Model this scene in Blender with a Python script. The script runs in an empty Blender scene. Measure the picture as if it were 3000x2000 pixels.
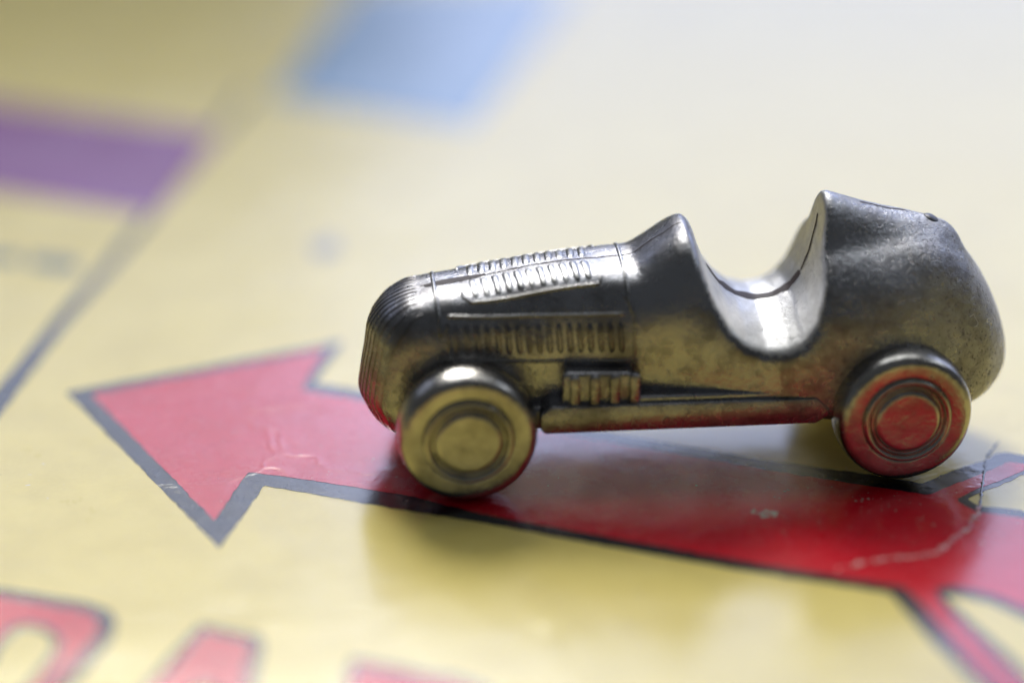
import bpy, bmesh, math, random
import numpy as np
from mathutils import Vector, Matrix
random.seed(7)
rng = np.random.default_rng(7)
sc = bpy.context.scene
# one unit is one centimetre
sc.unit_settings.scale_length = 0.01
# ---------------------------------------------------------------- camera
cam_d = bpy.data.cameras.new("camera"); cam = bpy.data.objects.new("camera", cam_d)
sc.collection.objects.link(cam); sc.camera = cam
cam.location = (0, -11.49, 6.12); cam.rotation_euler = (math.radians(65), 0, 0)
cam_d.sensor_width = 36; cam_d.lens = 100; cam_d.clip_start = 0.1; cam_d.clip_end = 500
cam_d.dof.use_dof = True; cam_d.dof.focus_distance = 13.08; cam_d.dof.aperture_fstop = 0.098
# ---------------------------------------------------------------- light
w = bpy.data.worlds.new("World"); sc.world = w; w.use_nodes = True
bg = w.node_tree.nodes["Background"]; bg.inputs[0].default_value = (0.85, 0.92, 1.0, 1); bg.inputs[1].default_value = 0.075
def area(name, size, size_y, target, az, el, dist, power, color):
    d = bpy.data.lights.new(name, 'AREA'); d.shape = 'RECTANGLE'; d.size = size; d.size_y = size_y
    d.energy = power; d.color = color
    o = bpy.data.objects.new(name, d); sc.collection.objects.link(o)
    a, e = math.radians(az), math.radians(el)
    v = Vector((math.sin(a)*math.cos(e), math.cos(a)*math.cos(e), math.sin(e)))
    o.location = Vector(target) + v*dist
    o.rotation_euler = v.to_track_quat('Z', 'Y').to_euler()
    return o
def radiance(sx, sy, L): return L * math.pi * sx * sy      # watts for a lambertian panel of radiance L
# the window behind the board, to the right, and the pale ceiling it lights
area("window_light", 96, 47, (0, 2, 0), 27, 23.5, 90, radiance(96, 47, 2.2), (0.58, 0.67, 1.0))
area("left_glare_panel", 80, 14, (0, 2, 0), -28, 26.5, 90, radiance(80, 14, 1.55), (0.64, 0.72, 1.0))  # added panel, like a pale wall, for glare on the left of the board
area("skylight", 44, 22, (0, 0, 0), 6, 68, 50, radiance(44, 22, 1.5), (0.93, 0.97, 1.0))
area("side_window", 17, 15, (1.5, 0, 0.5), 74, 40, 60, radiance(17, 15, 3.0), (0.82, 0.90, 1.0))
lamp = area("low_lamp", 25, 11, (-1.7, -2.1, 0), -10, 45, 28, radiance(14, 6, 2.3), (1.0, 0.98, 0.94))
lamp.data.spread = math.radians(27)
sc.view_settings.view_transform = 'Standard'; sc.view_settings.look = 'None'
sc.view_settings.exposure = 0.06; sc.view_settings.gamma = 1.0
sc.render.engine = 'CYCLES'
sc.cycles.use_denoising = True
sc.cycles.max_bounces = 8
# ---------------------------------------------------------------- helpers
def mat(name):
    m = bpy.data.materials.new(name); m.use_nodes = True
    nt = m.node_tree; return m, nt, nt.nodes["Principled BSDF"]
def node(nt, t, **kw):
    n = nt.nodes.new(t)
    for k, v in kw.items(): setattr(n, k, v)
    return n
def noise(nt, vec, scale, detail=4, rough=0.55, dist=0.0):
    n = node(nt, 'ShaderNodeTexNoise'); n.inputs['Scale'].default_value = scale; n.inputs['Detail'].default_value = detail
    n.inputs['Roughness'].default_value = rough; n.inputs['Distortion'].default_value = dist
    nt.links.new(vec, n.inputs['Vector']); return n.outputs['Fac']
def ramp(nt, fac, stops):
    r = node(nt, 'ShaderNodeValToRGB'); el = r.color_ramp.elements
    while len(el) < len(stops): el.new(0.5)
    for e, (p, c) in zip(el, stops):
        e.position = p; e.color = (c, c, c, 1) if not isinstance(c, tuple) else (*c, 1)
    nt.links.new(fac, r.inputs['Fac']); return r.outputs['Color']
def math_(nt, op, a, b=None, c=None, clamp=False):
    n = node(nt, 'ShaderNodeMath', operation=op); n.use_clamp = clamp
    for i, v in enumerate((a, b, c)):
        if v is None: continue
        if isinstance(v, (int, float)): n.inputs[i].default_value = v
        else: nt.links.new(v, n.inputs[i])
    return n.outputs[0]
def mix(nt, fac, a, b):
    n = node(nt, 'ShaderNodeMix', data_type='RGBA')
    for s, v in ((0, fac), (6, a), (7, b)):
        if isinstance(v, (int, float)): n.inputs[s].default_value = v
        elif isinstance(v, tuple): n.inputs[s].default_value = (*v, 1)
        else: nt.links.new(v, n.inputs[s])
    return n.outputs[2]
def bump(nt, h, strength, dist, prev=None):
    n = node(nt, 'ShaderNodeBump'); n.inputs['Strength'].default_value = strength; n.inputs['Distance'].default_value = dist
    nt.links.new(h, n.inputs['Height'])
    if prev is not None: nt.links.new(prev, n.inputs['Normal'])
    return n.outputs['Normal']

# ---------------------------------------------------------------- materials: printed card
def card(name, col, wear=0.25, spot=(0.62, 0.58, 0.42), rough=0.26, metal=None):
    m, nt, p = mat(name)
    g = node(nt, 'ShaderNodeNewGeometry').outputs['Position']
    big = noise(nt, g, 0.7, 3); mid = noise(nt, g, 4.0, 5, 0.6); fine = noise(nt, g, 42.0, 5, 0.7); scr = noise(nt, g, 13.0, 8, 0.72, 1.2)
    dirt = ramp(nt, noise(nt, g, 2.2, 6, 0.6), [(0.42, 0.0), (0.75, 1.0)])
    dark = tuple(c*0.80*k for c, k in zip(col, (0.97, 0.93, 0.85)))
    c1 = mix(nt, math_(nt, 'MULTIPLY', dirt, 0.55), col, dark)
    c1 = mix(nt, math_(nt, 'MULTIPLY', ramp(nt, fine, [(0.42, 0.0), (0.62, 1.0)]), 0.10), c1, tuple(min(1, c*1.25+0.01) for c in col))
    # tiny white specks where the ink is rubbed through
    wf = ramp(nt, noise(nt, g, 30.0, 3, 0.5, 0.6), [(0.705, 0.0), (0.725, 1.0)])
    gate = ramp(nt, noise(nt, g, 1.1, 2), [(0.5, 0.0), (0.62, 1.0)])
    c1 = mix(nt, math_(nt, 'MULTIPLY', math_(nt, 'MULTIPLY', wf, gate), wear), c1, spot)
    # brown foxing
    fx = ramp(nt, noise(nt, g, 9.0, 2, 0.5), [(0.76, 0.0), (0.80, 1.0)])
    c1 = mix(nt, math_(nt, 'MULTIPLY', fx, 0.35), c1, tuple(c*0.45 for c in col))
    nt.links.new(c1, p.inputs['Base Color'])
    r = math_(nt, 'MULTIPLY_ADD', mid, 0.22, rough - 0.11)
    nt.links.new(math_(nt, 'ADD', r, math_(nt, 'MULTIPLY', scr, 0.10)), p.inputs['Roughness'])
    # crumple: ridged lines and gentle waves
    vor = node(nt, 'ShaderNodeTexVoronoi', feature='DISTANCE_TO_EDGE'); vor.inputs['Scale'].default_value = 1.5
    wv = node(nt, 'ShaderNodeVectorMath', operation='ADD')
    nz = node(nt, 'ShaderNodeTexNoise'); nz.inputs['Scale'].default_value = 2.0; nz.inputs['Detail'].default_value = 5
    nt.links.new(g, nz.inputs['Vector']); nt.links.new(g, wv.inputs[0]); nt.links.new(nz.outputs['Color'], wv.inputs[1])
    nt.links.new(wv.outputs[0], vor.inputs['Vector'])
    edge = ramp(nt, vor.outputs['Distance'], [(0.0, 1.0), (0.045, 0.0)])
    where = ramp(nt, noise(nt, g, 0.8, 2), [(0.48, 0.0), (0.60, 1.0)])
    n1 = bump(nt, big, 1.0, 0.016)
    n1 = bump(nt, mid, 1.0, 0.0016, n1)
    n1 = bump(nt, math_(nt, 'MULTIPLY', edge, where), 0.2, 0.004, n1)
    n1 = bump(nt, scr, 0.5, 0.0013, n1)
    n1 = bump(nt, fine, 0.5, 0.0010, n1)
    nt.links.new(n1, p.inputs['Normal'])
    p.inputs['Specular IOR Level'].default_value = 0.12
    p.inputs['Coat Weight'].default_value = 1.0; p.inputs['Coat IOR'].default_value = 1.8; p.inputs['Coat Roughness'].default_value = 0.11
    nt.links.new(n1, p.inputs['Coat Normal'])
    return m
M_yellow = card("cream yellow card", (0.86, 0.70, 0.20), 0.5, (0.8, 0.77, 0.62))
M_red = card("red printed ink", (0.70, 0.006, 0.022), 0.8, (0.62, 0.40, 0.33), 0.22)
M_black = card("black printed ink", (0.012, 0.014, 0.020), 0.35, (0.2, 0.2, 0.2), 0.24)
M_purple = card("purple printed ink", (0.27, 0.06, 0.26), 0.2)
M_blue = card("pale blue printed ink", (0.20, 0.34, 0.50), 0.2)
M_mark = card("faded grey ink", (0.16, 0.20, 0.16), 0.2)
M_white = card("bare paper", (0.72, 0.68, 0.56), 0.0, rough=0.45)

# ---------------------------------------------------------------- materials: pewter
def pewter(name, base=(0.46, 0.46, 0.475), r0=0.20, pit=0.5, dull=0.85, scratch=0.5):
    m, nt, p = mat(name)
    tc = node(nt, 'ShaderNodeTexCoord').outputs['Object']
    p.inputs['Metallic'].default_value = 1.0
    big = noise(nt, tc, 2.6, 5, 0.6); mid = noise(nt, tc, 14.0, 6, 0.65, 0.4); fine = noise(nt, tc, 75.0, 4, 0.7)
    sep = node(nt, 'ShaderNodeSeparateXYZ'); nt.links.new(tc, sep.inputs[0])
    # sand-cast roughness grows towards the tail
    tail = ramp(nt, math_(nt, 'MULTIPLY_ADD', sep.outputs[0], 0.30, math_(nt, 'MULTIPLY', big, 0.30)), [(0.60, 0.0), (0.80, 1.0)])
    tar = ramp(nt, math_(nt, 'ADD', math_(nt, 'MULTIPLY', big, 0.6), math_(nt, 'MULTIPLY', mid, 0.4)), [(0.44, 0.0), (0.60, 1.0)])
    c = mix(nt, math_(nt, 'MULTIPLY', tar, dull), base, tuple(b*0.42*k for b, k in zip(base, (1.0, 0.96, 0.92))))
    pits = ramp(nt, noise(nt, tc, 58.0, 4, 0.6), [(0.34, 1.0), (0.45, 0.0)])
    c = mix(nt, math_(nt, 'MULTIPLY', pits, math_(nt, 'MULTIPLY_ADD', tail, 0.50, 0.10)), c, (0.06, 0.055, 0.05))
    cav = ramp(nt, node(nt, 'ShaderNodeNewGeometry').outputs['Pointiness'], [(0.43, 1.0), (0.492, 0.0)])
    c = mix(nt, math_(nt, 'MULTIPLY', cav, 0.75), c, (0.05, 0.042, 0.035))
    nt.links.new(c, p.inputs['Base Color'])
    r = math_(nt, 'MULTIPLY_ADD', mid, 0.16, r0 - 0.04)
    r = math_(nt, 'ADD', r, math_(nt, 'MULTIPLY', tail, 0.05))
    nt.links.new(math_(nt, 'ADD', r, math_(nt, 'MULTIPLY', tar, 0.08)), p.inputs['Roughness'])
    mp = node(nt, 'ShaderNodeMapping'); mp.inputs['Scale'].default_value = (5, 60, 60); mp.inputs['Rotation'].default_value = (0, 0.35, 0)
    nt.links.new(tc, mp.inputs[0]); sc_ = noise(nt, mp.outputs[0], 2.0, 5, 0.7)
    n1 = bump(nt, big, 0.6, 0.02)
    n1 = bump(nt, mid, 0.6, 0.0042, n1)
    n1 = bump(nt, sc_, scratch*0.5, 0.0012, n1)
    n1 = bump(nt, fine, 0.6, 0.0014, n1)
    h = math_(nt, 'MULTIPLY', math_(nt, 'SUBTRACT', noise(nt, tc, 44.0, 6, 0.75), math_(nt, 'MULTIPLY', pits, 0.35)), math_(nt, 'MULTIPLY_ADD', tail, 1.0, 0.12))
    n1 = bump(nt, h, min(1, pit*1.8), 0.0075, n1)
    nt.links.new(n1, p.inputs['Normal'])
    return m
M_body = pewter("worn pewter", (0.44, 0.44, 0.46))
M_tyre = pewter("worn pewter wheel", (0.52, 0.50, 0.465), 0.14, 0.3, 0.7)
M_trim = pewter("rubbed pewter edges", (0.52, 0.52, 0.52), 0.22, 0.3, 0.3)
M_crack, nt, p = mat("grime in the mould seam")
p.inputs['Base Color'].default_value = (0.025, 0.010, 0.010, 1); p.inputs['Roughness'].default_value = 0.6

# ---------------------------------------------------------------- object helpers
def link(o, parent=None):
    sc.collection.objects.link(o)
    if parent is not None: o.parent = parent
    return o
def mesh_obj(name, verts, faces, m, parent=None, smooth=True):
    me = bpy.data.meshes.new(name); me.from_pydata([tuple(v) for v in verts], [], [tuple(f) for f in faces]); me.update()
    if smooth: me.polygons.foreach_set('use_smooth', [True]*len(me.polygons))
    me.materials.append(m)
    return link(bpy.data.objects.new(name, me), parent)

# ---------------------------------------------------------------- the board and its print
slab = bmesh.new()
def slab_box(x0, x1, y0, y1, z0, z1, bev):
    vs = [slab.verts.new((x, y, z)) for x in (x0, x1) for y in (y0, y1) for z in (z0, z1)]
    for f in ((0,1,3,2),(4,6,7,5),(0,4,5,1),(2,3,7,6),(0,2,6,4),(1,5,7,3)): slab.faces.new([vs[i] for i in f])
    bmesh.ops.bevel(slab, geom=slab.edges[:], offset=bev, segments=2, affect='EDGES')
slab_box(-38, 9, -6.5, 40.5, -0.22, 0.0, 0.05)
me = bpy.data.meshes.new("game_board"); slab.to_mesh(me); slab.free(); me.materials.append(M_yellow)
board = link(bpy.data.objects.new("game_board", me))
board['label'] = "old cream yellow game board printed with a big red arrow, scuffed and creased"
board['category'] = "game board"
table_me = bpy.data.meshes.new("tabletop")
tb = bmesh.new(); bmesh.ops.create_grid(tb, x_segments=1, y_segments=1, size=150); tb.to_mesh(table_me); tb.free()
M_table, nt, p = mat("dull brown wood")
g = node(nt, 'ShaderNodeNewGeometry').outputs['Position']
mp = node(nt, 'ShaderNodeMapping'); mp.inputs['Scale'].default_value = (0.1, 1.5, 1); nt.links.new(g, mp.inputs[0])
nt.links.new(ramp(nt, noise(nt, mp.outputs[0], 1.2, 6), [(0.3, (0.16, 0.09, 0.05)), (0.7, (0.28, 0.17, 0.10))]), p.inputs['Base Color'])
p.inputs['Roughness'].default_value = 0.5
table_me.materials.append(M_table)
table = link(bpy.data.objects.new("tabletop", table_me)); table.location.z = -0.23; table['kind'] = 'structure'

def ragged(poly, amp, step=0.035, corner=0.02):
    """the outline of a printed shape: slightly rounded corners, slightly uneven ink edge"""
    P = [Vector(q) for q in poly]; n = len(P); out = []
    for i in range(n):
        a, b, c = P[i-1], P[i], P[(i+1) % n]
        la, lc = (a-b).length, (c-b).length
        r = min(corner, la*0.4, lc*0.4)
        p0 = b + (a-b)/la*r; p1 = b + (c-b)/lc*r
        for t in (0, .5, 1): out.append((1-t)**2*p0 + 2*t*(1-t)*b + t*t*p1)
    res = []
    for i in range(len(out)):
        a, b = out[i], out[(i+1) % len(out)]; L = (b-a).length
        if L < 1e-5: continue
        k = max(1, int(L/step)); nrm = Vector((-(b-a).y, (b-a).x))/L
        for j in range(k):
            res.append(a + (b-a)*j/k + nrm*random.gauss(0, amp))
    return res
from mathutils.geometry import tessellate_polygon, delaunay_2d_cdt
def sheet(name, poly, z, m, parent, holes=(), amp=0.0022):
    loops = [ragged(poly, amp)] + [ragged(h, amp) for h in holes]
    pts = [q for l in loops for q in l]
    edges = []; k = 0
    for l in loops:
        edges += [(k+i, k+(i+1) % len(l)) for i in range(len(l))]; k += len(l)
    V, _, Fc, _, _, _ = delaunay_2d_cdt(pts, edges, [], 2 if holes else 1, 1e-6)
    def inside(q, L):
        c = False
        for i in range(len(L)):
            a, b = L[i-1], L[i]
            if (a.y > q.y) != (b.y > q.y) and q.x < (b.x-a.x)*(q.y-a.y)/(b.y-a.y)+a.x: c = not c
        return c
    F2 = []
    for f in Fc:
        cen = sum((V[i] for i in f), Vector((0, 0)))/len(f)
        if inside(cen, loops[0]) and not any(inside(cen, l) for l in loops[1:]): F2.append(f)
    bm = bmesh.new(); vs = [bm.verts.new((v.x, v.y, z)) for v in V]
    for f in F2:
        try: bm.faces.new([vs[i] for i in f])
        except ValueError: pass
    bmesh.ops.recalc_face_normals(bm, faces=bm.faces[:])
    for f in bm.faces:
        if f.normal.z < 0: f.normal_flip()
    for v in [v for v in bm.verts if not v.link_faces]: bm.verts.remove(v)
    me = bpy.data.meshes.new(name); bm.to_mesh(me); bm.free(); me.materials.append(m)
    return link(bpy.data.objects.new(name, me), parent)
ARROW_BLACK = [(-2.19, 1.048), (-1.287, -0.521), (-1.137, 0.072), (-0.696, -0.096), (-0.115, -0.293), (0.399, -0.494), (0.948, -0.698), (1.275, -0.802), (1.624, -0.913), (1.65, -1.014), (1.737, -1.289), (1.826, -1.51), (1.866, -1.636), (2.019, -1.965), (2.203, -1.841), (2.089, -1.536), (1.982, -1.261), (1.891, -1.048), (1.845, -0.936), (1.878, -0.925), (2.024, -0.985), (2.158, -1.119), (2.338, -1.316), (2.603, -0.745), (2.441, -0.315), (2.311, -0.178), (2.214, -0.145), (2.118, -0.129), (2.072, -0.063), (2.15, 0.009), (2.225, 0.056), (2.369, 0.177), (2.519, 0.314), (2.319, 0.405), (2.272, 0.387), (2.194, 0.307), (2.08, 0.245), (1.981, 0.167), (1.89, 0.089), (1.605, 0.197), (1.196, 0.318), (0.487, 0.596), (-0.332, 0.912), (-0.974, 1.152), (-0.855, 1.643)]
ARROW_RED = [(-2.058, 1.018), (-1.335, -0.271), (-1.223, 0.201), (-0.915, 0.116), (-0.468, -0.034), (-0.115, -0.213), (0.402, -0.41), (0.967, -0.619), (1.421, -0.775), (1.672, -0.858), (1.7, -0.901), (1.806, -1.214), (1.887, -1.491), (1.938, -1.623), (2.04, -1.841), (2.107, -1.765), (2.011, -1.505), (1.922, -1.256), (1.849, -1.065), (1.809, -0.878), (1.893, -0.849), (2.045, -0.916), (2.171, -1.037), (2.305, -1.178), (2.479, -0.775), (2.369, -0.378), (2.3, -0.245), (2.204, -0.213), (2.094, -0.187), (2.018, -0.073), (2.145, 0.049), (2.233, 0.103), (2.376, 0.218), (2.416, 0.273), (2.31, 0.304), (2.28, 0.273), (2.176, 0.184), (2.056, 0.099), (1.898, -0.027), (1.592, 0.079), (1.188, 0.221), (0.484, 0.496), (-0.33, 0.808), (-1.036, 1.067), (-0.937, 1.544)]
PURPLE = [(-3.773, 5.368), (-3.175, 5.121), (-1.751, 4.598), (-1.99, 3.417), (-2.037, 3.326), (-2.938, 3.664), (-3.488, 3.876)]
BLUE = [(-1.491, 5.237), (-0.249, 4.715), (-0.075, 5.381), (0.478, 7.628), (-1.051, 7.628)]
LINE = [(-2.553, 0.705), (-2.485, 0.687), (-2.292, 1.864), (-2.137, 2.593), (-1.99, 3.417), (-1.751, 4.598), (-1.616, 5.331), (-1.661, 5.362), (-1.813, 4.598), (-2.048, 3.417), (-2.211, 2.593), (-2.38, 1.864), (-2.578, 0.852)]
P_BLACK = [(-2.858, -0.655), (-2.198, -0.869), (-1.816, -0.985), (-1.709, -1.051), (-1.662, -1.15), (-1.661, -1.289), (-1.742, -1.531), (-1.836, -1.841), (-1.958, -2.015), (-2.195, -2.039), (-2.283, -2.417), (-2.693, -2.325)]
P_RED = [(-2.791, -0.73), (-2.186, -0.945), (-1.836, -1.051), (-1.756, -1.108), (-1.725, -1.183), (-1.728, -1.267), (-1.806, -1.518), (-1.893, -1.777), (-1.992, -1.928), (-2.237, -1.953), (-2.318, -2.336), (-2.64, -2.266)]
P_HOLE = [(-2.059, -1.2), (-1.985, -1.214), (-1.92, -1.267), (-1.897, -1.33), (-1.907, -1.451), (-1.949, -1.636), (-2.011, -1.765), (-2.134, -1.765), (-2.17, -1.714), (-2.111, -1.316)]
P_HOLEB = [(-2.08, -1.156), (-1.98, -1.172), (-1.899, -1.233), (-1.866, -1.33), (-1.875, -1.478), (-1.922, -1.675), (-1.99, -1.81), (-2.153, -1.815), (-2.207, -1.739), (-2.144, -1.289)]
A_BLACK = [(-1.311, -1.167), (-1.045, -1.267), (-1.029, -1.343), (-1.04, -1.841), (-1.018, -2.642), (-1.214, -2.598), (-1.22, -2.278), (-1.452, -2.207), (-1.545, -2.508), (-1.761, -2.44)]
A_RED = [(-1.287, -1.228), (-1.084, -1.311), (-1.081, -1.841), (-1.07, -2.564), (-1.174, -2.542), (-1.187, -2.195), (-1.475, -2.124), (-1.568, -2.429), (-1.704, -2.383)]
A_HOLE = [(-1.258, -1.636), (-1.186, -1.662), (-1.188, -2.039), (-1.412, -1.978)]
R_BLACK = [(-0.66, -1.438), (-0.208, -1.597), (-0.083, -1.688), (-0.041, -1.815), (-0.094, -2.015), (-0.212, -2.184), (-0.126, -2.773), (-0.328, -2.729), (-0.394, -2.278), (-0.486, -2.255), (-0.584, -2.664), (-0.779, -2.598)]
R_RED = [(-0.636, -1.491), (-0.228, -1.649), (-0.13, -1.726), (-0.102, -1.815), (-0.148, -1.99), (-0.272, -2.16), (-0.19, -2.697), (-0.292, -2.675), (-0.37, -2.207), (-0.523, -2.172), (-0.62, -2.587), (-0.731, -2.553)]
R_HOLE = [(-0.478, -1.79), (-0.285, -1.853), (-0.27, -1.916), (-0.322, -2.015), (-0.512, -1.965)]
T_BLACK = [(0.192, -1.726), (1.008, -1.99), (0.977, -2.207), (0.744, -2.136), (0.657, -2.943), (0.436, -2.88), (0.533, -2.088), (0.175, -1.965)]
T_RED = [(0.225, -1.79), (0.957, -2.039), (0.943, -2.136), (0.714, -2.075), (0.625, -2.858), (0.489, -2.826), (0.575, -2.039), (0.21, -1.903)]
MARK1 = [(-2.909, 2.804), (-2.678, 2.757), (-2.656, 2.616), (-2.885, 2.663)]
MARK2 = [(-2.62, 2.742), (-2.351, 2.677), (-2.336, 2.501), (-2.603, 2.57)]
MARK3 = [(-1.116, 2.899), (-0.973, 3.02), (-0.931, 2.78), (-1.054, 2.663)]
RING = [(-2.242, -0.226)]
CREASE = [(2.312, 0.525), (2.221, 0.349), (2.161, 0.076), (2.127, -0.09), (2.103, -0.187), (2.067, -0.267), (2.029, -0.34), (1.968, -0.425), (1.909, -0.503), (1.867, -0.558), (1.795, -0.589), (1.704, -0.601), (1.611, -0.625), (1.504, -0.655), (1.393, -0.721)]
CHIPS = [(1.086, -0.181), (1.11, -0.203), (1.136, -0.226), (1.171, -0.213), (1.192, -0.197), (1.159, -0.187), (1.246, 0.009), (1.269, 0.022), (1.213, -0.05), (1.379, -0.331), (1.376, -0.283), (1.832, -0.258), (1.881, -0.306), (2.264, -0.277), (2.251, -0.187), (1.584, -0.063), (1.639, -0.057), (1.726, -0.171), (1.568, -0.181), (0.839, 0.069), (1.581, -0.09), (2.082, -0.472), (1.215, -0.378)]
BUMP = [(0.981, -0.64)]

Z1, Z2 = 0.0012, 0.0022
o = sheet("arrow", ARROW_BLACK, Z1, M_black, board)
sheet("arrow_fill", ARROW_RED, Z2, M_red, o)
UN = Vector((math.cos(math.radians(-20)), math.sin(math.radians(-20))))
for blk, rd, hb, hr in ((P_BLACK, P_RED, P_HOLE, P_HOLEB), (A_BLACK, A_RED, None, A_HOLE), (R_BLACK, R_RED, None, R_HOLE), (T_BLACK, T_RED, None, None)):
    if hb is None and hr is not None:
        c = sum((Vector(q) for q in hr), Vector((0, 0)))/len(hr)
        hb = [tuple(c + (Vector(q)-c)*0.72) for q in hr]
    o = sheet("letter", blk, Z1, M_black, board, [hb] if hb else [])
    sheet("letter_fill", rd, Z2, M_red, o, [hr] if hr else [])
sheet("purple_block", PURPLE, Z2, M_purple, board)
sheet("blue_block", BLUE, Z2, M_blue, board)
sheet("ruled_line", LINE, Z1, M_black, board)
M_mark2 = card("pale grey ink", (0.42, 0.38, 0.26), 0.2)
for mk in (MARK1, MARK2, MARK3): sheet("printed_mark", mk, Z1, M_mark2 if mk is MARK3 else M_mark, board)
# chips where the ink has flaked down to the paper, joined
vs, fs = [], []
def flake(x, y, r, z=0.0032):
    k = random.randint(7, 10); ph = random.random()*6; el = random.uniform(0.35, 1); b = len(vs)
    for i in range(k):
        a = 2*math.pi*i/k; rr = r*random.uniform(0.45, 1.25)
        px, py = rr*math.cos(a), rr*el*math.sin(a)
        vs.append((x+px*math.cos(ph)-py*math.sin(ph), y+px*math.sin(ph)+py*math.cos(ph), z + b*1e-7))
    fs.append(tuple(range(b, b+k)))
for i, (x, y) in enumerate(CHIPS):
    big = i < 6
    for j in range(3 if big else 2):
        flake(x+random.gauss(0, .008), y+random.gauss(0, .006), random.uniform(.012, .020) if big else random.uniform(.004, .009))
for i in range(120):
    t = random.random(); x = random.uniform(0.9, 2.1); y = random.uniform(-0.55, 0.0)
    if random.random() < 0.4 + 0.5*(x > 1.4): flake(x, y, random.uniform(.0018, .0045))
for i in range(70):
    flake(random.uniform(-2.4, 2.3), random.gauss(0.0, 0.35), random.uniform(.0018, .0038))
o = mesh_obj("ink_chips", vs, fs, M_white, board, False); o['kind'] = 'stuff'
# the crease: a low worn ridge
M_crease, nt, p = mat("worn crease")
g = node(nt, 'ShaderNodeNewGeometry').outputs['Position']
f = ramp(nt, noise(nt, g, 16, 6, 0.7), [(0.46, 0.0), (0.56, 1.0)])
nt.links.new(mix(nt, f, (0.50, 0.02, 0.03), (0.66, 0.42, 0.38)), p.inputs['Base Color']); p.inputs['Roughness'].default_value = 0.3
nt.links.new(bump(nt, noise(nt, g, 30, 6, 0.7), 0.8, 0.004), p.inputs['Normal'])
def ridge(name, pts, width, height, m, wob=0.006, k0=0.0, z=0.0024):
    P = []; 
    for a, b in zip(pts[:-1], pts[1:]):
        n = max(1, int((Vector(b)-Vector(a)).length/0.012))
        P += [Vector(a).lerp(Vector(b), j/n) for j in range(n)]
    P.append(Vector(pts[-1])); v, f = [], []
    for i, q in enumerate(P):
        d = (P[min(i+1, len(P)-1)]-P[max(i-1, 0)]).normalized(); nr = Vector((-d.y, d.x))
        t = i/(len(P)-1); ww = width*(0.35+0.9*abs(math.sin(i*0.37)+0.4*math.sin(i*1.7)))*min(1, 8*t+.1, 8*(1-t)+.1)
        c = q + nr*random.gauss(0, wob)
        for s, hh in ((-1, 0), (-.35, 1), (.35, 1), (1, 0)):
            e = c + nr*s*ww*random.uniform(.8, 1.2); v.append((e.x, e.y, z + hh*height*min(1, 6*t, 6*(1-t))))
        if i: 
            b = 4*(i-1)
            for j in range(3): f.append((b+j, b+4+j, b+5+j, b+1+j))
    return mesh_obj(name, v, f, m, board)
ridge("crease", CREASE[3:], 0.013, 0.004, M_crease)
ridge("crease", CREASE[:5], 0.006, 0.003, M_black, 0.0012)

# ---------------------------------------------------------------- the car, as a distance field
YAW = math.radians(5.376)
car = bpy.data.objects.new("racing_car_token", None); link(car)
car.location = (-0.2456, 0.4373, 0.0); car.rotation_euler = (0, 0, YAW)
car['label'] = "small worn silver metal toy racing car with an open cockpit, standing on the red arrow"
car['category'] = "toy car"

def curve(xs, ys, s, k=0.03):
    d = np.linspace(xs[0]-0.2, xs[-1]+0.2, 1600); v = np.interp(d, xs, ys); st = d[1]-d[0]
    n = int(3*k/st)+1; ker = np.exp(-0.5*((np.arange(-n, n+1)*st)/k)**2); ker /= ker.sum()
    v = np.convolve(np.pad(v, n, mode='edge'), ker, 'valid')
    return np.interp(s, d, v)
def smax(a, b, k):
    h = np.maximum(k-np.abs(a-b), 0)/k; return np.maximum(a, b)+h*h*k*0.25
def smin(a, b, k): return -smax(-a, -b, k)
ZT = ([-0.60, -0.44, -0.346, -0.245, -0.105, 0.095, 0.295, 0.495, 0.756, 0.80, 0.896, 0.99, 1.04, 1.10, 1.62, 1.9, 2.08, 2.20, 2.325, 2.439, 2.523, 2.56, 2.585],
      [0.60, 0.69, 0.782, 0.826, 0.862, 0.892, 0.921, 0.944, 0.964, 0.968, 1.036, 1.10, 1.118, 1.10, 1.08, 1.085, 1.085, 1.062, 0.975, 0.832, 0.685, 0.58, 0.51])
ZB = ([-0.6, -0.1, 0.3, 1.6, 1.9, 2.2, 2.40, 2.50, 2.56, 2.585], [0.17, 0.19, 0.272, 0.272, 0.20, 0.18, 0.215, 0.27, 0.34, 0.40])
W = ([-0.60, -0.30, 0.0, 0.75, 1.05, 1.3, 1.62, 1.95, 2.15, 2.32, 2.45, 2.53, 2.57, 2.585], [0.25, 0.275, 0.295, 0.325, 0.375, 0.41, 0.45, 0.44, 0.405, 0.35, 0.28, 0.215, 0.17, 0.15])
N = ([-0.6, 0.75, 1.05, 1.4, 1.7, 2.1, 2.5], [3.4, 3.4, 2.6, 2.5, 2.35, 2.35, 2.2])
ZC = ([-0.6, 0.75, 1.1, 1.6, 2.1, 2.4, 2.585], [0.47, 0.47, 0.46, 0.50, 0.46, 0.44, 0.42])
NB = ([-0.6, 1.5, 2.0, 2.5], [9, 8, 4, 2.3])
U = [(1.040, 1.60), (1.062, 1.135), (1.075, 1.09), (1.098, 1.005), (1.142, 0.905), (1.205, 0.814), (1.285, 0.751), (1.371, 0.726), (1.46, 0.737), (1.535, 0.778), (1.588, 0.852), (1.618, 0.94), (1.640, 1.03), (1.660, 1.134), (1.674, 1.22), (1.682, 1.60)]
h = 0.007
gs = np.arange(-0.56, 2.66, h, dtype=np.float32); gy = np.arange(-0.47, 0.471, h, dtype=np.float32); gz = np.arange(0.10, 1.30, h, dtype=np.float32)
S_, Y_, Z_ = gs[:, None, None], gy[None, :, None], gz[None, None, :]
wv = curve(*W, gs, 0.03).astype(np.float32)[:, None, None]; zt = curve(*ZT, gs, 0.018).astype(np.float32)[:, None, None]
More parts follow.
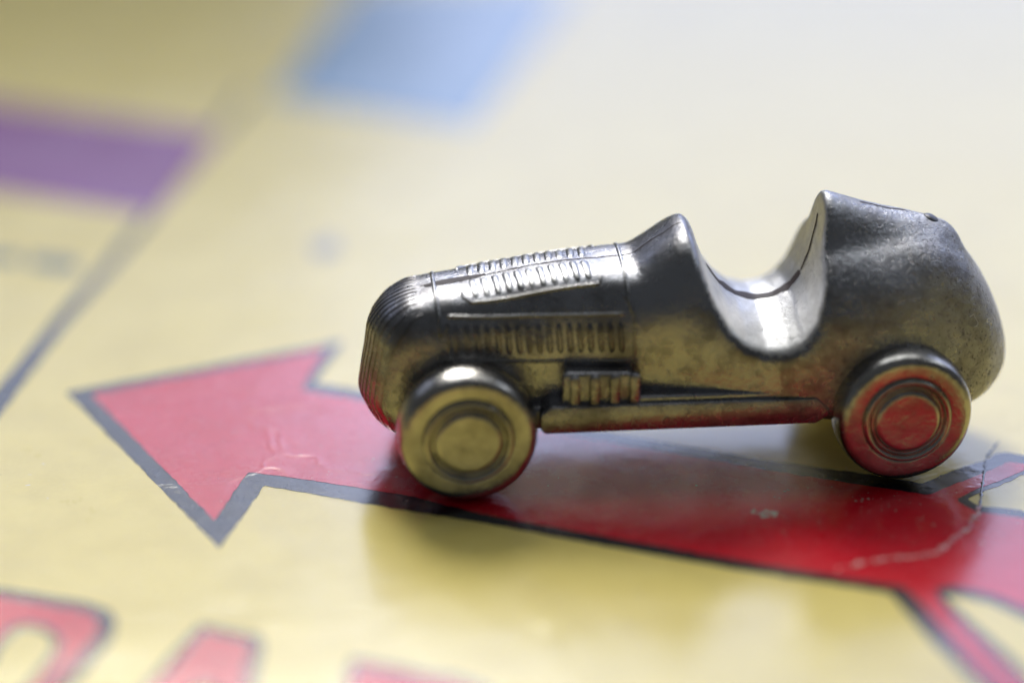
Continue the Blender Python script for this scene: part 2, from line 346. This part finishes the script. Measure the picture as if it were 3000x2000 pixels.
zb = curve(*ZB, gs, 0.02).astype(np.float32)[:, None, None]; nn = curve(*N, gs, 0.06).astype(np.float32)[:, None, None]
zc = curve(*ZC, gs, 0.06).astype(np.float32)[:, None, None]; nb = curve(*NB, gs, 0.08).astype(np.float32)[:, None, None]
ay = np.abs(Y_)/np.maximum(wv, 0.01)
hi = np.maximum(Z_-zc, 0)/np.maximum(zt-zc, 0.01); lo = np.maximum(zc-Z_, 0)/np.maximum(zc-zb, 0.01)
gU = (ay**nn + hi**nn)**(1/nn); gL = (ay**nb + lo**nb)**(1/nb)
F = ((np.where(Z_ > zc, gU, gL)-1)*np.minimum(wv, np.maximum(zt-zc, 0.02))).astype(np.float32)
# sides lean in a little above the running boards
# head fairing behind the cockpit
ax_, az_ = 1.66, 1.072; bx_, bz_ = 2.22, 0.99
tt = np.clip(((S_-ax_)*(bx_-ax_)+(Z_-az_)*(bz_-az_))/((bx_-ax_)**2+(bz_-az_)**2), 0, 1)
rad = 0.168-0.100*tt
dH = np.sqrt((S_-(ax_+tt*(bx_-ax_)))**2+(Y_*1.05)**2+(Z_-(az_+tt*(bz_-az_)))**2)-rad
F = smin(F, dH.astype(np.float32), 0.10)
# flat, slightly bowed radiator face
sf = np.interp(gz, [0.10, 0.156, 0.238, 0.354, 0.498, 0.675, 0.761, 0.835, 0.90, 1.0], [-0.31, -0.345, -0.415, -0.468, -0.452, -0.422, -0.380, -0.305, -0.17, 0.1]).astype(np.float32)
sf = np.convolve(np.pad(sf, 4, mode='edge'), np.ones(9)/9, 'valid').astype(np.float32)
face = sf[None, None, :] + 0.12*(np.abs(Y_)/0.3)**1.8
F = smax(F, (face-S_)*0.93, 0.06)
F = smax(F, (S_-(2.565-0.55*(Z_-0.44)**2-0.6*Y_**2)).astype(np.float32), 0.10)
# cockpit scoop
def poly_dist(S2, Z2, P):
    S2, Z2 = np.broadcast_arrays(S2, Z2); d = np.full(S2.shape, 1e9); c = np.zeros(S2.shape, bool); n = len(P)
    for i in range(n):
        x0, y0 = P[i-1]; x1, y1 = P[i]
        ex, ey = x1-x0, y1-y0; t = np.clip(((S2-x0)*ex+(Z2-y0)*ey)/(ex*ex+ey*ey), 0, 1)
        d = np.minimum(d, np.hypot(S2-x0-t*ex, Z2-y0-t*ey))
        m = ((y0 > Z2) != (y1 > Z2)) & (S2 < (x1-x0)*(Z2-y0)/(y1-y0+1e-12)+x0); c ^= m
    return np.where(c, -d, d)
D2 = poly_dist(gs[:, None].astype(float), gz[None, :].astype(float), U).astype(np.float32)
ker = np.array([1, 4, 6, 4, 1])/16.
for _ in range(3):
    D2 = np.apply_along_axis(lambda v: np.convolve(np.pad(v, 2, mode='edge'), ker, 'valid'), 0, D2)
    D2 = np.apply_along_axis(lambda v: np.convolve(np.pad(v, 2, mode='edge'), ker, 'valid'), 1, D2)
D2 = np.ascontiguousarray(D2.astype(np.float32)); print("D2", D2.shape, F.shape)
cut = np.empty_like(F)
for j, y in enumerate(gy):
    sh = 0.62*float(y)**2/h; k = int(sh); fr = sh-k; idx = np.clip(np.arange(len(gz))+k, 0, len(gz)-1); idx2 = np.clip(idx+1, 0, len(gz)-1)
    cut[:, j, :] = D2[:, idx]*(1-fr)+D2[:, idx2]*fr
F = smax(F, -cut, 0.042)
# hand-made unevenness of an old casting
F = F + (0.0035*np.sin(S_*7.1+1.3)*np.sin(Z_*9.0+Y_*6.0) + 0.002*np.sin(S_*17+Y_*13)*np.sin(Z_*15+2)).astype(np.float32)
F[0] = F[-1] = 1; F[:, 0] = F[:, -1] = 1; F[:, :, 0] = F[:, :, -1] = 1

def surface_nets(F, o, h):
    inside = F < 0
    c = np.zeros(tuple(n-1 for n in F.shape), np.int8)
    for a in (0, 1):
        for b in (0, 1):
            for d in (0, 1):
                c += inside[a:F.shape[0]-1+a, b:F.shape[1]-1+b, d:F.shape[2]-1+d]
    cell = (c > 0) & (c < 8); idx = np.full(cell.shape, -1, np.int64); I = np.argwhere(cell); idx[cell] = np.arange(len(I))
    acc = np.zeros((len(I), 3)); cnt = np.zeros(len(I))
    cor = [(a, b, d) for a in (0, 1) for b in (0, 1) for d in (0, 1)]
    for p in cor:
        for ax in range(3):
            if p[ax]: continue
            q = list(p); q[ax] = 1
            f0 = F[I[:, 0]+p[0], I[:, 1]+p[1], I[:, 2]+p[2]]; f1 = F[I[:, 0]+q[0], I[:, 1]+q[1], I[:, 2]+q[2]]
            m = (f0 < 0) != (f1 < 0); t = f0[m]/(f0[m]-f1[m])
            pt = np.tile(np.array(p, float), (m.sum(), 1)); pt[:, ax] += t; acc[m] += pt; cnt[m] += 1
    V = (I + acc/cnt[:, None])*h + np.array(o)
    Q = []
    for ax in range(3):
        sl0 = [slice(1, -1)]*3; sl1 = [slice(1, -1)]*3
        sl0[ax] = slice(0, -1); sl1[ax] = slice(1, None)
        a = inside[tuple(sl0)]; b = inside[tuple(sl1)]
        for sgn, m in ((1, a & ~b), (-1, ~a & b)):
            E = np.argwhere(m); off = np.ones(3, int); off[ax] = 0; E = E+off
            u, v = (ax+1) % 3, (ax+2) % 3
            def g(du, dv):
                e = E.copy(); e[:, u] -= du; e[:, v] -= dv; return idx[e[:, 0], e[:, 1], e[:, 2]]
            q = np.stack([g(1, 1), g(0, 1), g(0, 0), g(1, 0)], 1)
            Q.append(q if sgn > 0 else q[:, ::-1])
    return V, np.concatenate(Q)
V, Q = surface_nets(F, (gs[0], gy[0], gz[0]), h)
def fast_mesh(name, V, Q, m, parent):
    me = bpy.data.meshes.new(name); me.vertices.add(len(V)); me.vertices.foreach_set('co', V.astype(np.float32).ravel())
    me.loops.add(Q.size); me.loops.foreach_set('vertex_index', Q.astype(np.int32).ravel())
    me.polygons.add(len(Q)); me.polygons.foreach_set('loop_start', np.arange(0, Q.size, 4, dtype=np.int32))
    me.update(calc_edges=True); me.validate(); me.polygons.foreach_set('use_smooth', [True]*len(me.polygons))
    me.materials.append(m); return link(bpy.data.objects.new(name, me), parent)
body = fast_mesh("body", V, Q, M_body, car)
# cockpit scoop: rough from the mould, its brightness painted as a paler base
M_scoop = pewter("rough cast pewter painted bright", (0.66, 0.655, 0.65), r0=0.36, dull=0.35, pit=0.8)
body.data.materials.append(M_scoop)
I_ = np.clip(np.rint((V-np.array([gs[0], gy[0], gz[0]]))/h).astype(int), 0, np.array(F.shape)-1)
near = np.abs(cut[I_[:, 0], I_[:, 1], I_[:, 2]]) < 0.016
body.data.polygons.foreach_set('material_index', near[Q].all(1).astype(np.int32))

def field(p):
    q = (np.array(p)-np.array([gs[0], gy[0], gz[0]]))/h; q = np.clip(q, 0, np.array(F.shape)-1.001); i = q.astype(int); t = q-i; r = 0
    for a in (0, 1):
        for b in (0, 1):
            for d in (0, 1):
                r += F[i[0]+a, i[1]+b, i[2]+d]*(t[0] if a else 1-t[0])*(t[1] if b else 1-t[1])*(t[2] if d else 1-t[2])
    return r
def grad(p):
    e = h*1.2; g = np.array([field(p+np.eye(3)[k]*e)-field(p-np.eye(3)[k]*e) for k in range(3)])/(2*e); return g
def snap(p, lift=0.0, keep=()):
    p = np.array(p, float)
    for _ in range(8):
        g = grad(p); 
        for k in keep: g[k] = 0
        p = p - g*field(p)/max(g@g, 0.05)*0.9
    n = grad(p); n /= np.linalg.norm(n)+1e-9
    return p+n*lift, n
def ribbon(name, pts, widths, m, parent, lift=0.002, height=0.0, keep=(1,), sink=0.004):
    """a strip lying on the body; height > 0 makes it a raised rounded bead"""
    P, Nn = zip(*[snap(q, 0, keep) for q in pts]); P = np.array(P); Nn = np.array(Nn); v, f = [], []
    K = 2 if height == 0 else 7
    for i in range(len(P)):
        d = P[min(i+1, len(P)-1)]-P[max(i-1, 0)]; d /= np.linalg.norm(d)+1e-9; b = np.cross(Nn[i], d); b /= np.linalg.norm(b)+1e-9
        wd = widths[i] if hasattr(widths, '__len__') else widths
        endk = 1 if height == 0 else min(1, (i+0.15)/1.6, (len(P)-1-i+0.15)/1.6)
        for j in range(K):
            a = math.pi*j/(K-1); c = math.cos(a)*wd*0.5; u = lift if height == 0 else -sink+(height+sink)*math.sin(a)*endk
            v.append(P[i]+b*c*(0.4+0.6*endk)+Nn[i]*u)
        if i:
            q = K*(i-1)
            for j in range(K-1): f.append((q+j, q+K+j, q+K+1+j, q+1+j))
    return mesh_obj(name, v, f, m, parent)
def dens(pts, st=0.012):
    out = []
    for a, b in zip(pts[:-1], pts[1:]):
        a, b = np.array(a, float), np.array(b, float); n = max(1, int(np.linalg.norm(b-a)/st))
        out += [a+(b-a)*j/n for j in range(n)]
    out.append(np.array(pts[-1], float)); return out
def wob(n, amp, k=9): 
    x = np.interp(np.arange(n), np.linspace(0, n, n//k+3), rng.normal(0, amp, n//k+3)); return x
# mould seam down the middle
def seam(pts, w0, w1, amp=0.004, name="mould_seam"):
    P = dens(pts, 0.010); wy = wob(len(P), amp); ww = np.abs(wob(len(P), (w1-w0), 4))*0.9+w0*1.5
    ww[0] = ww[-1] = 0.001
    return ribbon(name, [p+np.array([0, a, 0]) for p, a in zip(P, wy)], ww, M_crack, car, 0.0012)
seam([(-0.20, 0, 0.90), (0.0, 0, 0.91), (0.30, 0, 0.93), (0.55, 0, 0.95), (0.80, 0, 0.97)], 0.005, 0.009)
seam([(0.80, 0, 0.97), (0.90, 0, 1.04), (1.03, 0, 1.12)], 0.005, 0.008)
seam([(x, 0, z) for x, z in U[4:11]], 0.032, 0.055)
seam([(x, 0, z) for x, z in U[10:14]], 0.014, 0.022, 0.010)
seam([(1.85, 0, 1.21), (2.0, 0, 1.14), (2.07, 0, 1.11)], 0.005, 0.012, 0.006)
P = dens([(-0.175, -0.01, 0.90), (-0.08, -0.012, 0.91), (0.03, -0.002, 0.915), (0.12, 0, 0.92)], 0.008)
ribbon("crack", P, [0.006+0.048*math.sin(math.pi*min(1, (i/len(P))**0.8))**0.7 + 0.003*math.sin(i*1.3) for i in range(len(P))], M_crack, car, 0.0018)
# raised bands round the bonnet
def hoop(s, y0, y1, n=40, lean=0.0):
    w_, t_, c_, n_ = (float(curve(*q, np.array([s]), 0.03)[0]) for q in (W, ZT, ZC, N))
    out = []
    for i in range(n):
        y = y0+(y1-y0)*i/(n-1)
        if abs(y) >= w_*0.985: continue
        z = c_+(t_-c_)*(1-(abs(y)/w_)**n_)**(1/n_); out.append((s+lean*(t_-z), y, z))
    zz = out[0][2]; return out
for s, ln in ((-0.115, 0.10), (0.745, 0.03)):
    pts = [(s+0.02+ln*0.3, -0.34, z) for z in np.linspace(0.62 if s < 0.5 else 0.58, 0.80, 9)] + hoop(s, -0.27, 0.27, 60, ln) + [(s+0.02+ln*0.3, 0.34, z) for z in np.linspace(0.80, 0.62, 9)]
    ribbon("bonnet_band", dens(pts, 0.015), 0.022, M_trim, car, height=0.006, keep=(0,))
# top louvres, each a small cross rib either side of the seam
for side in (-1, 1):
    for i in range(11):
        s = 0.055+0.0515*i
        pts = [(s+0.012*abs(y)/0.2, side*y, 0.97) for y in np.linspace(0.015, 0.200, 14)]
        ribbon("top_louver", pts, 0.036+0.006*random.random(), M_trim, car, height=0.003+0.0035*random.random(), keep=(0, 1))
    fr = [(0.0, side*0.12, .95), (0.01, side*0.175, .93), (0.045, side*0.208, .92)] + [(x, side*0.212, .92) for x in np.linspace(0.10, 0.62, 20)]+[(0.645, side*0.16, .93)]
    ribbon("louver_frame", dens(fr, 0.012), 0.020, M_trim, car, height=0.008, keep=(0, 1))
# side louvres
for side in (-1, 1):
    for i in range(17):
        s = -0.035+0.0465*i
        pts = [(s+0.0012*k, side*0.33, z) for k, z in enumerate(np.linspace(0.775, 0.615, 10))]
        ribbon("side_louver", pts, 0.031, M_body, car, height=0.006+0.003*random.random(), keep=(0, 2))
    ribbon("louver_frame", [(s, side*0.33, 0.795+0.005*s) for s in np.linspace(-0.08, 0.74, 60)], 0.022, M_trim, car, height=0.007, keep=(0, 2))
    ribbon("louver_frame", [(s, side*0.33, 0.595-0.02*s) for s in np.linspace(-0.07, 0.76, 60)], 0.022, M_trim, car, height=0.008, keep=(0, 2))
# radiator ribs
for i, y in enumerate(np.linspace(-0.25, 0.25, 13)):
    yy = abs(y)/0.3
    pts = [(-0.30+0.1*yy, y*0.8, 0.20)]+[(-0.46+0.12*yy**1.8, y, z) for z in np.linspace(0.27, 0.72, 24)] + [(-0.40+0.10*yy, y*0.97, 0.80), (-0.33+0.05*yy, y*0.92, 0.85), (-0.25, y*0.86, 0.88), (-0.19, y*0.82, 0.895)]
    ribbon("radiator_rib", dens(pts, 0.02), 0.018+0.008*random.random(), M_body, car, height=0.002+0.003*random.random(), keep=(1,))

# ---------------------------------------------------------------- boxes and rails on the chassis
def prism(name, prof, y0, y1, m, bev=0.012, seg=3):
    """prof: outline in the side plane, from y0 to y1"""
    bm = bmesh.new(); a = [bm.verts.new((x, y0, z)) for x, z in prof]; b = [bm.verts.new((x, y1, z)) for x, z in prof]; n = len(prof)
    bm.faces.new(a); bm.faces.new(b[::-1])
    for i in range(n): bm.faces.new((a[i], b[i], b[(i+1) % n], a[(i+1) % n]))
    bmesh.ops.recalc_face_normals(bm, faces=bm.faces[:])
    bmesh.ops.bevel(bm, geom=bm.edges[:], offset=bev, segments=seg, affect='EDGES', profile=0.5)
    me = bpy.data.meshes.new(name); bm.to_mesh(me); bm.free(); me.polygons.foreach_set('use_smooth', [True]*len(me.polygons)); me.materials.append(m)
    return link(bpy.data.objects.new(name, me), car)
for side in (-1, 1):
    lo_, hi_ = (0.30, 0.455)
    board_prof = [(0.30, 0.285), (1.585, 0.283), (1.66, 0.320), (1.70, 0.34), (1.66, 0.41), (1.56, 0.418), (0.30, 0.425)]
    prism("running_board", [(0.355, 0.287), (1.60, 0.285), (1.655, 0.320), (1.665, 0.355), (1.60, 0.412), (0.385, 0.420), (0.335, 0.38), (0.335, 0.31)], side*0.28, side*0.452, M_body, 0.007)
    prism("running_board_lip", [(0.78, 0.405), (1.55, 0.400), (1.60, 0.405), (1.60, 0.425), (1.55, 0.442), (0.78, 0.444)], side*0.29, side*0.425, M_body, 0.010, 3)
    prism("chassis_rail", [(0.10, 0.275), (1.86, 0.275), (1.86, 0.39), (0.10, 0.39)], side*0.24, side*0.385, M_body, 0.03)
    bx = prism("ribbed_box", [(0.432, 0.40), (0.438, 0.555), (0.455, 0.573), (0.745, 0.562), (0.765, 0.548), (0.778, 0.40)], side*0.27, side*0.418, M_body, 0.014)
    for k in range(4):
        s = 0.468+0.091*k
        r = prism("rib", [(s, 0.41), (s, 0.545), (s+0.012, 0.562), (s+0.038, 0.562), (s+0.05, 0.545), (s+0.05, 0.41)], side*0.38, side*0.438, M_body, 0.012)
        r.parent = bx

# ---------------------------------------------------------------- wheels
def lathe(name, prof, m, n=128):
    v, f = [], []; K = len(prof)
    for i in range(n):
        a = 2*math.pi*i/n
        for L, r in prof:
            rr = r*(1+0.004*math.sin(2*a+1)+0.0015*math.sin(7*a)); v.append((rr*math.cos(a), -L, rr*math.sin(a)))
    for i in range(n):
        for j in range(K-1):
            p_, q_ = i*K+j, ((i+1) % n)*K+j; f.append((p_, p_+1, q_+1, q_))
    me = bpy.data.meshes.new(name); me.from_pydata(v, [], f); me.update(); me.polygons.foreach_set('use_smooth', [True]*len(f)); me.materials.append(m)
    bm = bmesh.new(); bm.from_mesh(me); bmesh.ops.remove_doubles(bm, verts=bm.verts, dist=1e-5); bmesh.ops.recalc_face_normals(bm, faces=bm.faces); bm.to_mesh(me); bm.free()
    return me
def fine(prof, n=4):
    """Catmull-Rom smoothing of a lathe profile"""
    P = [prof[0]]+list(prof)+[prof[-1]]; out = []
    for i in range(1, len(P)-2):
        for k in range(n):
            t = k/n; out.append(tuple(0.5*((2*P[i][c])+(-P[i-1][c]+P[i+1][c])*t+(2*P[i-1][c]-5*P[i][c]+4*P[i+1][c]-P[i+2][c])*t*t+(-P[i-1][c]+3*P[i][c]-3*P[i+1][c]+P[i+2][c])*t**3) for c in (0, 1)))
    out.append(prof[-1]); return out
tyre_prof = fine([(0.27, 0.0), (0.275, 0.10), (0.285, 0.22), (0.31, 0.275), (0.345, 0.302), (0.40, 0.316), (0.44, 0.320), (0.475, 0.3185), (0.508, 0.313), (0.533, 0.305), (0.549, 0.294), (0.557, 0.279), (0.559, 0.26), (0.558, 0.232), (0.556, 0.212), (0.550, 0.20), (0.54, 0.195), (0.53, 0.10), (0.52, 0.0)])
hub_prof = fine([(0.545, 0.205), (0.560, 0.204), (0.571, 0.199), (0.575, 0.190), (0.570, 0.180), (0.558, 0.171), (0.553, 0.163), (0.556, 0.156), (0.567, 0.150), (0.576, 0.142), (0.580, 0.130), (0.579, 0.10), (0.577, 0.05), (0.577, 0.0)])
me_t = lathe("tyre", tyre_prof, M_tyre); me_h = lathe("hub_cap", hub_prof, M_tyre)
for s in (0.0, 1.97):
    for side in (-1, 1):
        t = link(bpy.data.objects.new("wheel", me_t), car); hc = link(bpy.data.objects.new("hub_cap", me_h), t)
        t.location = (s, 0, 0.320); t.rotation_euler = (0, 0.6*s+side, 0 if side < 0 else math.pi)
        if side < 0: t.rotation_euler = (math.radians(-1.5 if s > 1 else 0), 0, math.radians(3.0 if s > 1 else 0))
    ax = mesh_obj("axle", *(lambda c: ([(s+0.05*math.cos(a), y, 0.318+0.05*math.sin(a)) for y in (-0.31, 0.31) for a in c], [(i, (i+1) % 16, 16+(i+1) % 16, 16+i) for i in range(16)]))([2*math.pi*i/16 for i in range(16)]), M_body, car)
# filler cap on the spine of the tail
cv, _ = snap((2.19, 0, 1.03), 0, (0, 1))
bm = bmesh.new(); bmesh.ops.create_uvsphere(bm, u_segments=20, v_segments=12, radius=0.034)
for v_ in bm.verts: v_.co = Vector((v_.co.x*1.25, v_.co.y*1.3, v_.co.z*0.6))
me = bpy.data.meshes.new("filler_cap"); bm.to_mesh(me); bm.free(); me.polygons.foreach_set('use_smooth', [True]*len(me.polygons)); me.materials.append(pewter("dark stud", (0.14, 0.14, 0.15), 0.35))
o = link(bpy.data.objects.new("filler_cap", me), car); o.location = (cv[0], cv[1], cv[2]-0.012); o.rotation_euler = (0, 0.5, 0)
# a bit of lint caught on the tail
M_lint, nt, p = mat("white lint"); p.inputs['Base Color'].default_value = (0.75, 0.75, 0.78, 1); p.inputs['Roughness'].default_value = 0.7
lp = []
for i in range(40):
    t = i/39; a = -1.4+3.6*t
    q, n = snap((2.315+0.030*math.cos(a)+0.01*math.sin(9*t), -0.27, 0.70+0.038*math.sin(a)-0.02*t), 0.004, ())
    lp.append(q)
v, f = [], []
for i, q in enumerate(lp):
    d = lp[min(i+1, 39)]-lp[max(i-1, 0)]; d /= np.linalg.norm(d); a1 = np.cross(d, (0.3, 0.2, 0.9)); a1 /= np.linalg.norm(a1); a2 = np.cross(d, a1)
    for k in range(5): v.append(q+(a1*math.cos(k*1.2566)+a2*math.sin(k*1.2566))*0.0016)
    if i:
        for k in range(5): f.append((5*(i-1)+k, 5*(i-1)+(k+1) % 5, 5*i+(k+1) % 5, 5*i+k))
lint = mesh_obj("lint_fiber", v, f, M_lint)
lint.matrix_world = Matrix.Translation(car.location) @ Matrix.Rotation(YAW, 4, 'Z')
lint['label'] = "tiny curled white fibre of lint stuck on the rounded tail of the metal car"; lint['category'] = "lint"
